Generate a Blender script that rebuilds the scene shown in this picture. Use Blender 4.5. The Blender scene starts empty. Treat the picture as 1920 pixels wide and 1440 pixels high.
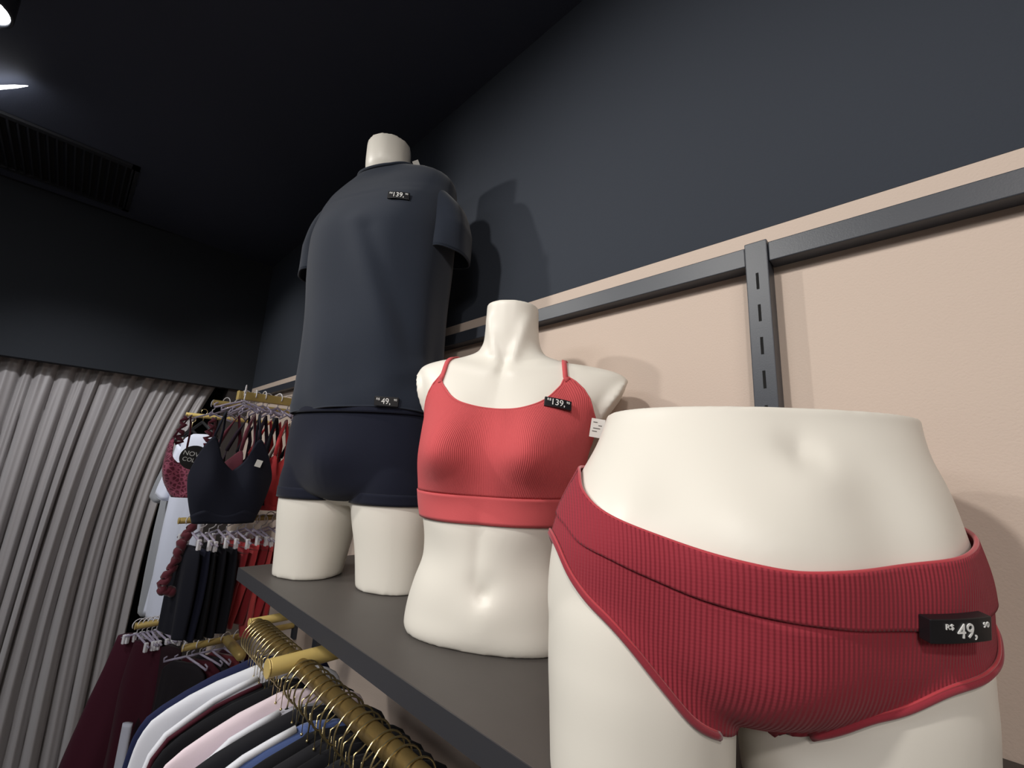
import bpy, bmesh, math, random
from mathutils import Vector, Matrix, noise
from mathutils.bvhtree import BVHTree
C = bpy.context.scene
PI = math.pi
R = math.radians
random.seed(7)

# ------------------------------------------------------------------ camera
FPX = 799.8                                   # focal length in pixels of the 1920 px wide frame
YAW, PITCH, ROLL = 0.795564571, 0.199769628, 0.0507082267
CAMZ = 1.70
def cam_axes():
    sa, ca, sb, cb = math.sin(YAW), math.cos(YAW), math.sin(PITCH), math.cos(PITCH)
    f = Vector((sa*cb, ca*cb, sb)); r = Vector((ca, -sa, 0)); u = r.cross(f)
    return math.cos(ROLL)*r + math.sin(ROLL)*u, -math.sin(ROLL)*r + math.cos(ROLL)*u, f
CR, CU, CF = cam_axes()
cam = bpy.data.cameras.new('camera'); cam.sensor_width = 36; cam.lens = FPX/1920*36
cam.clip_start = 0.01
co = bpy.data.objects.new('camera', cam); C.collection.objects.link(co); C.camera = co
m = Matrix((CR, CU, -CF)).transposed().to_4x4(); m.translation = (0, 0, CAMZ); co.matrix_world = m
def ray(px, py): return (CR*((px-960)/FPX) - CU*((py-720)/FPX) + CF)
def at(px, py, axis, val):
    """the point of the place seen at a pixel of the photograph, on the plane axis = val"""
    d = ray(px, py); o = (0, 0, CAMZ)
    return Vector(o) + d*((val-o[axis])/d[axis])

# ------------------------------------------------------------------ world, lights, exposure
C.view_settings.view_transform = 'Standard'; C.view_settings.look = 'None'
C.view_settings.exposure = 0.0; C.view_settings.gamma = 1.0; C.view_settings.use_curve_mapping = False
w = bpy.data.worlds.new('world'); C.world = w; w.use_nodes = True
w.node_tree.nodes['Background'].inputs[0].default_value = (0.8, 0.85, 1, 1)
w.node_tree.nodes['Background'].inputs[1].default_value = 0.05
CEIL = 2.885
def spot(loc, target, power, size=70, blend=.6, rad=.03, col=(1, .97, .92)):
    l = bpy.data.lights.new('spot_light', 'SPOT'); l.energy = power; l.spot_size = R(size); l.spot_blend = blend
    l.shadow_soft_size = rad; l.color = col
    o = bpy.data.objects.new('spot_light', l); C.collection.objects.link(o); o.location = loc
    o.rotation_euler = (Vector(target)-Vector(loc)).to_track_quat('-Z', 'Y').to_euler()
    return o
def area(loc, target, power, sx, sy, col=(1, 1, 1)):
    l = bpy.data.lights.new('area_light', 'AREA'); l.shape = 'RECTANGLE'; l.size = sx; l.size_y = sy
    l.energy = power; l.color = col
    o = bpy.data.objects.new('area_light', l); C.collection.objects.link(o); o.location = loc
    o.rotation_euler = (Vector(target)-Vector(loc)).to_track_quat('-Z', 'Y').to_euler()
    return o
# ceiling spots of the shop, aimed at the display wall; the last one is added
spot((-0.75, 1.70, 2.80), (0.65, 0.85, 1.75), 46, 75, .8, .035)
spot((-0.95, 0.60, 2.80), (0.65, 0.25, 1.60), 62, 80, .8, .05)
spot((-1.10, -0.60, 2.80), (0.65, 0.10, 1.55), 40, 85, .9, .06, (1, .93, .88))
spot((-0.60, 1.75, 2.80), (0.10, 2.75, 1.50), 66, 62, .9, .05, (.96, .97, 1))
spot((-0.35, 1.90, 2.80), (0.70, 2.45, 1.95), 34, 60, .9, .04)  # extra spot added to brighten the beige wall by the far corner
# unseen fill lights, added below the ceiling further back in the shop
area((-1.6, -1.4, 2.86), (-1.2, -1.0, 0), 60, 1.4, 1.4, (1, .97, .94))
area((-2.0, 1.2, 2.86), (-2.0, 1.2, 0), 30, 1.0, 1.0, (.95, .97, 1))

# ------------------------------------------------------------------ materials
def srgb(r, g, b):
    f = lambda c: (c/255/12.92) if c/255 <= .04045 else ((c/255+.055)/1.055)**2.4
    return (f(r), f(g), f(b), 1)
def mat(name, rgb, rough=.6, metal=0, spec=.5, sheen=0, bump=None, var=None, alpha=None, trans=0, emit=None, coat=0):
    """bump = (scale, distance), fine noise; var = (scale, amount), colour mottling of the thing itself"""
    mt = bpy.data.materials.new(name); mt.use_nodes = True; nt = mt.node_tree; b = nt.nodes['Principled BSDF']
    col = srgb(*rgb)
    b.inputs['Base Color'].default_value = col; b.inputs['Roughness'].default_value = rough
    b.inputs['Metallic'].default_value = metal; b.inputs['Specular IOR Level'].default_value = spec
    b.inputs['Sheen Weight'].default_value = sheen; b.inputs['Coat Weight'].default_value = coat
    if trans: b.inputs['Transmission Weight'].default_value = trans; b.inputs['IOR'].default_value = 1.3
    if alpha is not None: b.inputs['Alpha'].default_value = alpha
    if emit: b.inputs['Emission Color'].default_value = (1, 1, 1, 1); b.inputs['Emission Strength'].default_value = emit
    tc = nt.nodes.new('ShaderNodeTexCoord')
    if bump:
        n = nt.nodes.new('ShaderNodeTexNoise'); n.inputs['Scale'].default_value = bump[0]; n.inputs['Detail'].default_value = 3
        bp = nt.nodes.new('ShaderNodeBump'); bp.inputs['Distance'].default_value = bump[1]; bp.inputs['Strength'].default_value = 1
        nt.links.new(tc.outputs['Object'], n.inputs['Vector']); nt.links.new(n.outputs['Fac'], bp.inputs['Height'])
        nt.links.new(bp.outputs['Normal'], b.inputs['Normal'])
    if var:
        n = nt.nodes.new('ShaderNodeTexNoise'); n.inputs['Scale'].default_value = var[0]
        mx = nt.nodes.new('ShaderNodeMix'); mx.data_type = 'RGBA'
        mx.inputs[6].default_value = [c*(1-var[1]) for c in col[:3]]+[1]; mx.inputs[7].default_value = [min(1, c*(1+var[1])) for c in col[:3]]+[1]
        nt.links.new(tc.outputs['Object'], n.inputs['Vector']); nt.links.new(n.outputs['Fac'], mx.inputs[0])
        nt.links.new(mx.outputs[2], b.inputs['Base Color'])
    return mt
def rib_mat(name, rgb, period, depth, rough=.85, rgb2=None):
    """vertical knit ribs running along V of the garment's own UV (metres)"""
    mt = mat(name, rgb, rough, sheen=.06, spec=.15); nt = mt.node_tree; b = nt.nodes['Principled BSDF']
    uv = nt.nodes.new('ShaderNodeUVMap'); uv.uv_map = 'uv'
    sp = nt.nodes.new('ShaderNodeSeparateXYZ'); nt.links.new(uv.outputs[0], sp.inputs[0])
    def M(op, a, bb=None):
        n = nt.nodes.new('ShaderNodeMath'); n.operation = op
        for i, v in enumerate((a, bb)):
            if v is None: continue
            if isinstance(v, (int, float)): n.inputs[i].default_value = v
            else: nt.links.new(v, n.inputs[i])
        return n.outputs[0]
    s = M('SINE', M('MULTIPLY', sp.outputs[0], 2*PI/period))
    kn = M('MULTIPLY', M('SINE', M('MULTIPLY', sp.outputs[1], 2*PI/(period*.8))), .10)
    h = M('ADD', s, kn)
    bp = nt.nodes.new('ShaderNodeBump'); bp.inputs['Distance'].default_value = depth; bp.inputs['Strength'].default_value = 1
    nt.links.new(h, bp.inputs['Height']); nt.links.new(bp.outputs[0], b.inputs['Normal'])
    return mt
def lace_mat(name, rgb, rgb2, scale=60):
    mt = mat(name, rgb, .7, sheen=.3); nt = mt.node_tree; b = nt.nodes['Principled BSDF']
    tc = nt.nodes.new('ShaderNodeTexCoord'); v = nt.nodes.new('ShaderNodeTexVoronoi'); v.feature = 'DISTANCE_TO_EDGE'
    v.inputs['Scale'].default_value = scale; nt.links.new(tc.outputs['Object'], v.inputs['Vector'])
    r = nt.nodes.new('ShaderNodeValToRGB'); r.color_ramp.elements[0].position = .06; r.color_ramp.elements[0].color = srgb(*rgb2)
    r.color_ramp.elements[1].position = .16; r.color_ramp.elements[1].color = srgb(*rgb)
    nt.links.new(v.outputs['Distance'], r.inputs[0]); nt.links.new(r.outputs[0], b.inputs['Base Color'])
    return mt
M_MANN = mat('mannequin_cream', (233, 228, 217), .42, spec=.45, bump=(400, .00004))
M_DWALL = mat('wall_dark_paint', (52, 57, 66), .82, spec=.3, bump=(300, .0004), var=(3, .05))
M_BEIGE = mat('wall_beige_paint', (206, 188, 174), .75, spec=.3, bump=(350, .0004), var=(2.5, .03))
M_CEIL = mat('ceiling_black_paint', (66, 71, 86), .75, spec=.3, bump=(200, .0004), var=(2, .1))
M_FLOOR = mat('floor_grey', (96, 92, 88), .4, var=(4, .1))
M_RAIL = mat('black_powder_coat', (54, 58, 66), .42, spec=.5, bump=(500, .0001))
M_SLOT = mat('slot_black', (6, 6, 7), .9)
M_SHELF = mat('shelf_charcoal_laminate', (78, 74, 71), .5, spec=.4, bump=(600, .00005), var=(30, .05))
M_EDGE = mat('shelf_edge_band', (52, 52, 56), .5)
M_BRASS = mat('brushed_gold', (136, 114, 70), .4, metal=.7, var=(40, .08))
M_ARM = mat('gold_paint', (206, 180, 110), .42, metal=.25)
M_WIRE = mat('gold_wire', (206, 188, 140), .22, metal=.9)
M_REDR = rib_mat('red_rib_knit', (206, 88, 91), .0031, .00025)
M_RED = mat('red_smooth_knit', (206, 90, 93), .85, sheen=.1, spec=.2, bump=(900, .0002))
M_DRR = rib_mat('deep_red_rib_knit', (152, 52, 63), .0032, .00030)
M_DR = mat('deep_red_knit', (148, 46, 58), .85, sheen=.25, spec=.25, bump=(900, .0002))
M_DRT = mat('deep_red_trim', (182, 52, 62), .7, sheen=.3)
M_TEE = mat('black_jersey', (31, 38, 51), .85, sheen=.2, spec=.25, bump=(800, .0002))
M_SHORT = mat('navy_black_jersey', (24, 27, 41), .9, sheen=.1, spec=.15, bump=(800, .0002))
M_TAG = mat('tag_black_plastic', (24, 24, 27), .4)
M_TAGT = mat('tag_print_white', (235, 235, 232), .6)
M_PAPER = mat('label_paper', (236, 233, 226), .7)
M_CLEAR = mat('clear_plastic', (214, 206, 226), .12, trans=.55, spec=.6)
M_CLIP = mat('white_clip_plastic', (232, 230, 234), .3)
M_BLKH = mat('black_hanger', (18, 18, 20), .6)

# ------------------------------------------------------------------ helpers
def link(o): C.collection.objects.link(o); return o
def thing(name, label, cat, loc=(0, 0, 0), rotz=0, group=None):
    o = bpy.data.objects.new(name, None); link(o); o.empty_display_size = .05
    o.location = loc; o.rotation_euler = (0, 0, rotz); o['label'] = label; o['category'] = cat
    if group: o['group'] = group
    return o
def obj(name, me, mt, parent=None, label=None, smooth=True):
    if isinstance(me, bmesh.types.BMesh):
        b = me; me = bpy.data.meshes.new(name); bmesh.ops.recalc_face_normals(b, faces=b.faces); b.to_mesh(me); b.free()
    me.materials.clear(); me.materials.append(mt)
    for p in me.polygons: p.use_smooth = smooth
    o = bpy.data.objects.new(name, me); link(o)
    if parent: o.parent = parent
    if label: o['label'] = label
    return o
def tag(o, label, cat, group=None):
    o['label'] = label; o['category'] = cat
    if group: o['group'] = group
    return o
def struct(name, bm, mt, label=None):
    o = obj(name, bm, mt, smooth=False); o['kind'] = 'structure'
    if label: o['label'] = label
    return o
def bevel(o, wd=.002, seg=2):
    mo = o.modifiers.new('bevel', 'BEVEL'); mo.width = wd; mo.segments = seg; mo.limit_method = 'ANGLE'; return o
def add_box(bm, x0, x1, y0, y1, z0, z1):
    vs = [bm.verts.new((x, y, z)) for x in (x0, x1) for y in (y0, y1) for z in (z0, z1)]
    for f in ((0, 1, 3, 2), (4, 6, 7, 5), (0, 4, 5, 1), (2, 3, 7, 6), (0, 2, 6, 4), (1, 5, 7, 3)):
        bm.faces.new([vs[i] for i in f])
    return vs
def box(*a): bm = bmesh.new(); add_box(bm, *a); return bm
def add_tube(bm, pts, rad, n=10, closed=False):
    """round bar swept along points; rad may be a list"""
    pts = [Vector(p) for p in pts]; L = len(pts); rings = []
    up = Vector((0, 0, 1)); prev = None
    for i, p in enumerate(pts):
        a = pts[(i-1) % L] if (i or closed) else pts[0]; b = pts[(i+1) % L] if (i < L-1 or closed) else pts[-1]
        t = (b-a).normalized()
        if prev is None:
            n1 = t.cross(up);
            if n1.length < .05: n1 = t.cross(Vector((1, 0, 0)))
        else: n1 = prev - t*prev.dot(t)
        n1.normalize(); prev = n1; n2 = t.cross(n1)
        r = rad[i] if isinstance(rad, (list, tuple)) else rad
        rings.append([bm.verts.new(p + n1*(r*math.cos(2*PI*k/n)) + n2*(r*math.sin(2*PI*k/n))) for k in range(n)])
    for i in range(L if closed else L-1):
        A, B = rings[i], rings[(i+1) % L]
        for k in range(n): bm.faces.new((A[k], A[(k+1) % n], B[(k+1) % n], B[k]))
    if not closed: bm.faces.new(rings[0][::-1]); bm.faces.new(rings[-1])
def tube(pts, rad, n=10, closed=False): bm = bmesh.new(); add_tube(bm, pts, rad, n, closed); return bm
def interp(tab, x):
    """smooth (Catmull-Rom, clamped) interpolation of rows (x, v1, v2, ...) sorted by x"""
    if x <= tab[0][0]: return list(tab[0][1:])
    if x >= tab[-1][0]: return list(tab[-1][1:])
    for i in range(len(tab)-1):
        if tab[i][0] <= x <= tab[i+1][0]: break
    a, b = tab[i], tab[i+1]; h = b[0]-a[0]; t = (x-a[0])/h
    p = tab[i-1] if i > 0 else None; q = tab[i+2] if i+2 < len(tab) else None; out = []
    for j in range(1, len(a)):
        s = (b[j]-a[j])/h
        m0 = s if p is None else (.5*((a[j]-p[j])/(a[0]-p[0])+s)); m1 = s if q is None else (.5*((q[j]-b[j])/(q[0]-b[0])+s))
        if p is not None and (a[j]-p[j])*s <= 0: m0 = 0
        if q is not None and (q[j]-b[j])*s <= 0: m1 = 0
        out.append((2*t**3-3*t*t+1)*a[j]+(t**3-2*t*t+t)*h*m0+(-2*t**3+3*t*t)*b[j]+(t**3-t*t)*h*m1)
    return out
def sgp(v, e): return math.copysign(abs(v)**e, v)
def section(row, th):
    """row = cx, cy, half width, front depth, back depth, exponent; th = 0 is the front (-Y), 90 deg his or her left (+X)"""
    cx, cy, wd, df, db, n = row; s, c = math.sin(th), math.cos(th); e = 2/n
    return Vector((cx + wd*sgp(s, e), cy - (df if c > 0 else db)*sgp(c, e), 0))
def loft(levels, N=72, rings=70, bumps=None, caps=True, z0=None, z1=None):
    bm = bmesh.new(); z0 = levels[0][0] if z0 is None else z0; z1 = levels[-1][0] if z1 is None else z1; R_ = []
    for i in range(rings+1):
        z = z0+(z1-z0)*i/rings; row = interp(levels, z); ring = []
        for k in range(N):
            p = section(row, 2*PI*k/N); p.z = z
            if bumps: p = bumps(p, math.cos(2*PI*k/N))
            ring.append(bm.verts.new(p))
        R_.append(ring)
    for a, b in zip(R_, R_[1:]):
        for k in range(N): bm.faces.new((a[k], a[(k+1) % N], b[(k+1) % N], b[k]))
    if caps: bm.faces.new(R_[0][::-1]); bm.faces.new(R_[-1])
    return bm
def join(bms):
    out = bmesh.new()
    for b in bms:
        me = bpy.data.meshes.new('tmp'); bmesh.ops.recalc_face_normals(b, faces=b.faces); b.to_mesh(me); b.free()
        out.from_mesh(me); bpy.data.meshes.remove(me)
    return out
def union(bms, voxel=.004, smooth=6, name='body'):
    """one continuous skin over overlapping closed forms"""
    bm = join(bms); me = bpy.data.meshes.new('tmp'); bm.to_mesh(me); bm.free()
    o = bpy.data.objects.new('tmp', me); link(o)
    r = o.modifiers.new('r', 'REMESH'); r.mode = 'VOXEL'; r.voxel_size = voxel; r.adaptivity = 0
    if smooth:
        s = o.modifiers.new('s', 'SMOOTH'); s.factor = .5; s.iterations = smooth
    bpy.context.view_layer.update(); dg = bpy.context.evaluated_depsgraph_get()
    out = bpy.data.meshes.new_from_object(o.evaluated_get(dg)); out.name = name
    bpy.data.objects.remove(o); return out
def bvh_of(me):
    return BVHTree.FromPolygons([v.co.copy() for v in me.vertices], [tuple(p.vertices) for p in me.polygons])
def grid(rows, closed=False, uvf=None):
    """rows of points -> sheet with a UV in metres (u along a row, v along a column)"""
    bm = bmesh.new(); n = len(rows[0]); V = [[bm.verts.new(p) for p in r] for r in rows]
    lay = bm.loops.layers.uv.new('uv'); ul = [0.]; mid = rows[len(rows)//2]
    for k in range(n): ul.append(ul[-1]+(Vector(mid[(k+1) % n])-Vector(mid[k])).length)
    vl = [0.]; ck = n//2
    for i in range(len(rows)-1): vl.append(vl[-1]+(Vector(rows[i+1][ck])-Vector(rows[i][ck])).length)
    for i in range(len(rows)-1):
        for k in range(n if closed else n-1):
            f = bm.faces.new((V[i][k], V[i][(k+1) % n], V[i+1][(k+1) % n], V[i+1][k]))
            for l, (a, b) in zip(f.loops, ((k, i), (k+1, i), (k+1, i+1), (k, i+1))): l[lay].uv = (ul[a], vl[b]) if uvf is None else uvf(rows[b][a % n])
    return bm
def solid(o, t=.002, off=1):
    s = o.modifiers.new('thickness', 'SOLIDIFY'); s.thickness = t; s.offset = off; return o
def relax(rows, it=3, closed=False, lock_ends=True):
    n = len(rows[0]); m_ = len(rows)
    for _ in range(it):
        new = [[p.copy() for p in r] for r in rows]
        for i in range(1 if lock_ends else 0, m_-1 if lock_ends else m_):
            for k in range(n):
                if not closed and k in (0, n-1): continue
                a = rows[i-1][k] if i else rows[i][k]; b = rows[i+1][k] if i < m_-1 else rows[i][k]
                new[i][k] = (rows[i][k]*2 + a + b + rows[i][(k-1) % n] + rows[i][(k+1) % n])/6
        rows = new
    return rows
def gs(d, s): return math.exp(-.5*(d/s)**2)
def seg_d(x, z, x0, z0, x1, z1):
    dx, dz = x1-x0, z1-z0; t = max(0, min(1, ((x-x0)*dx+(z-z0)*dz)/(dx*dx+dz*dz)))
    return math.hypot(x-x0-t*dx, z-z0-t*dz)
def text_bm(s, size, ext=.0003):
    cu = bpy.data.curves.new('t', 'FONT'); cu.body = s; cu.size = size; cu.extrude = ext; cu.align_x = 'CENTER'; cu.align_y = 'CENTER'
    o = bpy.data.objects.new('t', cu); link(o); bpy.context.view_layer.update()
    me = bpy.data.meshes.new_from_object(o.evaluated_get(bpy.context.evaluated_depsgraph_get()))
    bpy.data.objects.remove(o); bpy.data.curves.remove(cu)
    bm = bmesh.new(); bm.from_mesh(me); bpy.data.meshes.remove(me); return bm
def moved(bm, x=0, y=0, z=0, sx=1):
    bmesh.ops.transform(bm, matrix=Matrix.Translation((x, y, z)) @ Matrix.Diagonal((sx, 1, 1, 1)), verts=bm.verts); return bm
def price_tag(parent, pos, nrm, up, digits, wd=.044, ht=.0165, th=.004, lead=0, big=1):
    """small black tag pinned on a garment; pos, nrm, up in the parent's own space"""
    z = Vector(nrm).normalized(); x = Vector(up).cross(z).normalized(); y = z.cross(x)
    mt = Matrix((x, y, z)).transposed().to_4x4(); mt.translation = Vector(pos)+z*th*.6
    bm = bmesh.new(); n = 12; rows = []
    bend = lambda u: -.0016*(2*u/wd)**2
    for i in range(n+1):
        u = -wd/2+wd*i/n
        rows.append([bm.verts.new((u, v, bend(u)+zz)) for v, zz in ((-ht/2, -th/2), (ht/2, -th/2), (ht/2, th/2), (-ht/2, th/2))])
    for a, b in zip(rows, rows[1:]):
        for k in range(4): bm.faces.new((a[k], b[k], b[(k+1) % 4], a[(k+1) % 4]))
    bm.faces.new(rows[0]); bm.faces.new(rows[-1][::-1])
    o = obj('price_tag', bm, M_TAG, parent, 'small black price tag with white digits', smooth=False); o.matrix_local = mt
    bevel(o, .0006)
    c = lead
    t = join([moved(text_bm('R$', .0058*big), c-.0150*big, .0036*big, 0), moved(text_bm(digits, .0155*big), c-.0005, -.0002, 0, .9), moved(text_bm('90', .0058*big), c+.0160*big, .0034*big, 0)])
    for v in t.verts: v.co.z += th/2+.0003+bend(v.co.x)
    bm2 = t; me = bpy.data.meshes.new('digits'); bm2.to_mesh(me); bm2.free()
    d = obj('digits', me, M_TAGT, o, 'white price printing', smooth=False)
    return o

# ------------------------------------------------------------------ the room
D = .715            # right wall
L = 2.866           # face of the dark bulkhead over the curtain
struct('wall_right', box(D, D+.12, -3.2, 3.4, 0, 2.100), M_BEIGE, 'beige painted lower wall behind the mannequins')
o = struct('trim_1', box(D-.0005, D+.12, -3.2, 3.4, 2.100, CEIL), M_DWALL, 'dark charcoal painted upper part of the right wall')
struct('ceiling', box(-3.4, D+.12, -3.2, 3.4, CEIL, CEIL+.1), M_CEIL, 'black ceiling')
struct('floor', box(-3.4, D+.12, -3.2, 3.4, -.1, 0), M_FLOOR)
struct('wall_left', box(-3.5, -3.4, -3.2, 3.4, 0, CEIL), M_DWALL)
struct('wall_near', box(-3.4, D, -3.3, -3.2, 0, CEIL), M_BEIGE)
struct('wall_far', box(-3.4, D, 3.12, 3.2, 0, CEIL), mat('shaded_back_wall', (22, 22, 24), .9))  # colour blackened to stand for the shadow behind the curtain
struct('trim_2', box(-3.4, D, L, L+.06, 2.083, CEIL), mat('bulkhead_shaded_paint', (40, 43, 48), .85, spec=.25, bump=(300, .0004)), 'dark bulkhead above the curtain')  # wall paint darkened in its colour to cancel spill from the curtain spot
struct('trim_3', box(.60, D, L+.02, L+.12, 0, 2.083), mat('jamb_dark', (46, 40, 38), .7), 'dark jamb right of the curtain')

# curtain
def curtain():
    rows = []; n = 520; x0, x1 = -1.5, .575; hs = []
    random.seed(3); k = x0; cuts = []
    while k < x1: wv = random.uniform(.038, .085); cuts.append((k, wv)); k += wv
    def fold(x, t):
        for a, wv in cuts:
            if a <= x < a+wv:
                u = (x-a)/wv; am = .5+.5*math.sin(a*37)
                return (math.sin(PI*u)**.7)*(.036+.022*am) + .006*math.sin(4*PI*u+a*11)*(1-t*.6)
        return 0
    for i in range(41):
        t = i/40; z = 2.135-(2.115)*t
        row = []
        for j in range(n+1):
            x = x0+(x1-x0)*j/n
            y = L+.115-fold(x+.010*math.sin(3*t+x*5), t)*(.55+.5*min(1, t*3)) + .004*noise.noise(Vector((x*9, z*3, 0)))
            if t < .12: y += .004*math.sin(x*160)*(1-t/.12)
            sh = max(0, (x+.45)/1.025)**1.6*.215*math.tanh(t*3.4)
            row.append(Vector((x - sh + .008*math.sin(t*5+x*7), y, z)))
        rows.append(row)
    me = mat('taupe_satin_curtain', (158, 153, 153), .42, sheen=.5, spec=.5, bump=(700, .0002))
    o = obj('curtain', grid(rows), me); solid(o, .002)
    tag(o, 'long taupe satin curtain gathered in vertical folds under the dark bulkhead', 'curtain')
curtain()

# rail frame on the wall: top rails between slotted uprights
def upright(y0, y1, top, label):
    t = thing('slotted_upright', label, 'upright', (D, (y0+y1)/2, .9), group='uprights of the wall rail system')
    wd = y1-y0
    p = obj('post', box(-.034, 0, -wd/2, wd/2, -.9, top-.9), M_RAIL, t, smooth=False); bevel(p, .0015)
    bm = bmesh.new(); z = 2.012
    while z > .3: add_box(bm, -.0346, -.030, -.0018, .0018, z-.026-.9, z-.9); z -= .0508
    s = obj('slot', bm, M_SLOT, t, 'column of narrow black slots', smooth=False); s['kind'] = 'stuff'
    return t
upright(.1435, .1745, 2.064, 'black slotted steel upright on the beige wall above the red briefs')
upright(1.50, 1.531, 2.064, 'black slotted steel upright on the beige wall beyond the far end of the shelf')
def rail(y0, y1, label):
    o = obj('wall_rail', box(D-.030, D, y0, y1, 2.0285, 2.0600), M_RAIL, smooth=False); bevel(o, .0015)
    tag(o, label, 'rail', 'top rails of the wall rail system')
rail(-.75, .143, 'black horizontal wall rail right of the slotted upright, above the briefs')
rail(.175, 1.499, 'black horizontal wall rail between the upright and the t-shirt mannequin')
rail(1.532, 2.84, 'black horizontal wall rail left of the t-shirt mannequin, running into the dark corner')

# shelf
SZ = CAMZ-.26
sh = thing('display_shelf', 'long charcoal shelf board under the three mannequins', 'shelf', (.34, .35, SZ-.028))
p = obj('board', box(.0015, D-.342, -1.1, .870, 0, .028), M_SHELF, sh, smooth=False); bevel(p, .001)
p = obj('edge_band', box(0, .0015, -1.1, .870, 0, .028), M_EDGE, sh, 'dark front edge of the shelf', smooth=False)
for yy in (.83, 1.085, -.35):
    p = None

# ceiling vent
v = thing('ceiling_vent', 'black louvred air grille set in the black ceiling', 'vent', (-.55, 2.53, CEIL))
bm = bmesh.new()
for a in ((-.60, .565, -.24, -.215), (-.60, .565, .215, .24), (-.60, -.575, -.24, .24), (.54, .565, -.24, .24)): add_box(bm, a[0], a[1], a[2], a[3], -.012, 0)
M_VENT = mat('vent_frame', (34, 36, 42), .6)
obj('frame', bm, M_VENT, v, smooth=False)
bm = bmesh.new()
for i in range(44):
    x = -.56+i*.0255; vs = add_box(bm, x, x+.004, -.22, .22, -.012, -.001)
    for q in vs:
        if q.co.z < -.01: q.co.x += .010
s = obj('slat', bm, mat('vent_slat', (40, 42, 48), .5), v, smooth=False)
obj('backing', box(-.6, .565, -.24, .24, -.0015, -.0002), M_SLOT, v, smooth=False)

# two lit fittings at the left edge
def fitting(loc, aim, label, power):
    t = thing('ceiling_spotlight', label, 'spotlight', loc, group='spotlights on the black ceiling')
    q = (Vector(aim)-Vector(loc)).to_track_quat('-Z', 'Y'); mm = q.to_matrix().to_4x4(); mm.translation = (0, 0, -.10)
    obj('stem', tube([(0, 0, 0), (0, 0, -.07)], .012, 12), M_RAIL, t)
    bm = bmesh.new(); N = 32; prof = [(.030, .05), (.042, .045), (.045, -.045), (.040, -.050), (.037, -.035)]; rs = []
    for r_, z in prof: rs.append([bm.verts.new((r_*math.cos(2*PI*k/N), r_*math.sin(2*PI*k/N), z)) for k in range(N)])
    for a, b in zip(rs, rs[1:]):
        for k in range(N): bm.faces.new((a[k], a[(k+1) % N], b[(k+1) % N], b[k]))
    bm.faces.new(rs[0])
    h = obj('housing', bm, M_RAIL, t); h.matrix_local = mm
    bm = bmesh.new(); vs = [bm.verts.new((.037*math.cos(2*PI*k/N), .037*math.sin(2*PI*k/N), -.036)) for k in range(N)]; bm.faces.new(vs)
    obj('lens', bm, mat('lit_lens', (255, 255, 255), .5, emit=25), h, 'glowing white lens')
LP = at(-16, -4, 2, CEIL-.10); fitting((LP.x, LP.y, CEIL), (-.28, 1.2, 1.7), 'round lit ceiling spotlight in the top left corner', 1)
t = thing('light_strip', 'slim white lit bar hanging under the black ceiling at the left edge', 'lamp', (-.55, 2.10, CEIL))
# bar seen from its end: thin lit tube with a tapering diffuser
a = at(52, 161, 2, CEIL-.03)-Vector((-.55, 2.10, CEIL)); b = at(-160, 172, 2, CEIL-.03)-Vector((-.55, 2.10, CEIL))
obj('diffuser', tube([a, a*.9+b*.1, a*.6+b*.4, b], [.001, .0045, .008, .010], 12), mat('lit_diffuser', (255, 255, 255), .5, emit=9), t, 'glowing white tube')
obj('bracket', tube([a*.3+b*.7, (a*.3+b*.7)+Vector((0, 0, .03))], .006), M_RAIL, t)

# ------------------------------------------------------------------ female torso with red bra top
TA = 30
TC = Vector((.54, .55, SZ+.0005)); TROT = -R(90-TA)
T_LV = [  # z, cx, cy, w, df, db, n
 (0, 0, 0, .140, .098, .085, 2.5), (.012, 0, 0, .144, .103, .09, 2.4), (.04, 0, 0, .142, .104, .09, 2.3), (.075, 0, -.004, .132, .100, .08, 2.3),
 (.12, 0, -.008, .119, .092, .075, 2.3), (.16, 0, -.008, .122, .090, .078, 2.3), (.20, 0, -.006, .134, .090, .082, 2.3),
 (.26, 0, -.004, .142, .092, .088, 2.4), (.32, 0, 0, .147, .088, .092, 2.4), (.36, 0, .004, .152, .080, .090, 2.4),
 (.395, 0, .006, .170, .070, .080, 2.3), (.42, 0, .008, .180, .062, .070, 2.2), (.438, 0, .010, .178, .054, .060, 2.2), (.449, 0, .012, .158, .050, .054, 2.1),
 (.459, 0, .014, .112, .048, .050, 2), (.470, 0, .014, .073, .047, .047, 2), (.485, 0, .013, .058, .046, .046, 2), (.51, 0, .010, .052, .045, .044, 2), (.555, 0, .006, .050, .044, .044, 2), (.566, 0, .005, .0495, .0435, .0435, 2)]
def t_bumps(p, c):
    x, z = p.x, p.z; f = max(0, c)**.4 if c > 0 else 0
    dy = 0
    for s in (-1, 1):
        zz = z-.285; up = .052 if zz > 0 else .036
        dy += .053*gs(x-s*.074, .040)*gs(zz, up)
        dy += .0035*math.exp(-.5*(seg_d(x, z, s*.018, .428, s*.125, .447)/.007)**2)
        dy -= .004*math.exp(-.5*(seg_d(x, z, s*.03, .452, s*.10, .458)/.009)**2)
        dy += .0065*math.exp(-.5*(seg_d(x, z, s*.010, .436, s*.040, .53)/.0075)**2)
        dy -= .008*gs(x-s*.085, .030)*gs(z-.125, .03)
        dy += .005*gs(x-s*.055, .03)*gs(z-.165, .03)
    dy -= .010*gs(x, .010)*gs(z-.440, .012)
    dy -= .003*gs(x, .010)*gs(z-.41, .03)
    dy -= .004*gs(x, .007)*gs(z-.135, .05)
    dy -= .006*gs(x, .030)*gs(z-.275, .05)
    dy -= .008*gs(x-.014, .007)*gs(z-.078, .008)
    dy += .006*gs(x-.014, .028)*gs(z-.045, .02)
    dy -= .004*gs(x-.014, .016)*gs(z-.092, .012)
    p.y -= dy*f
    return p
stub = []
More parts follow.
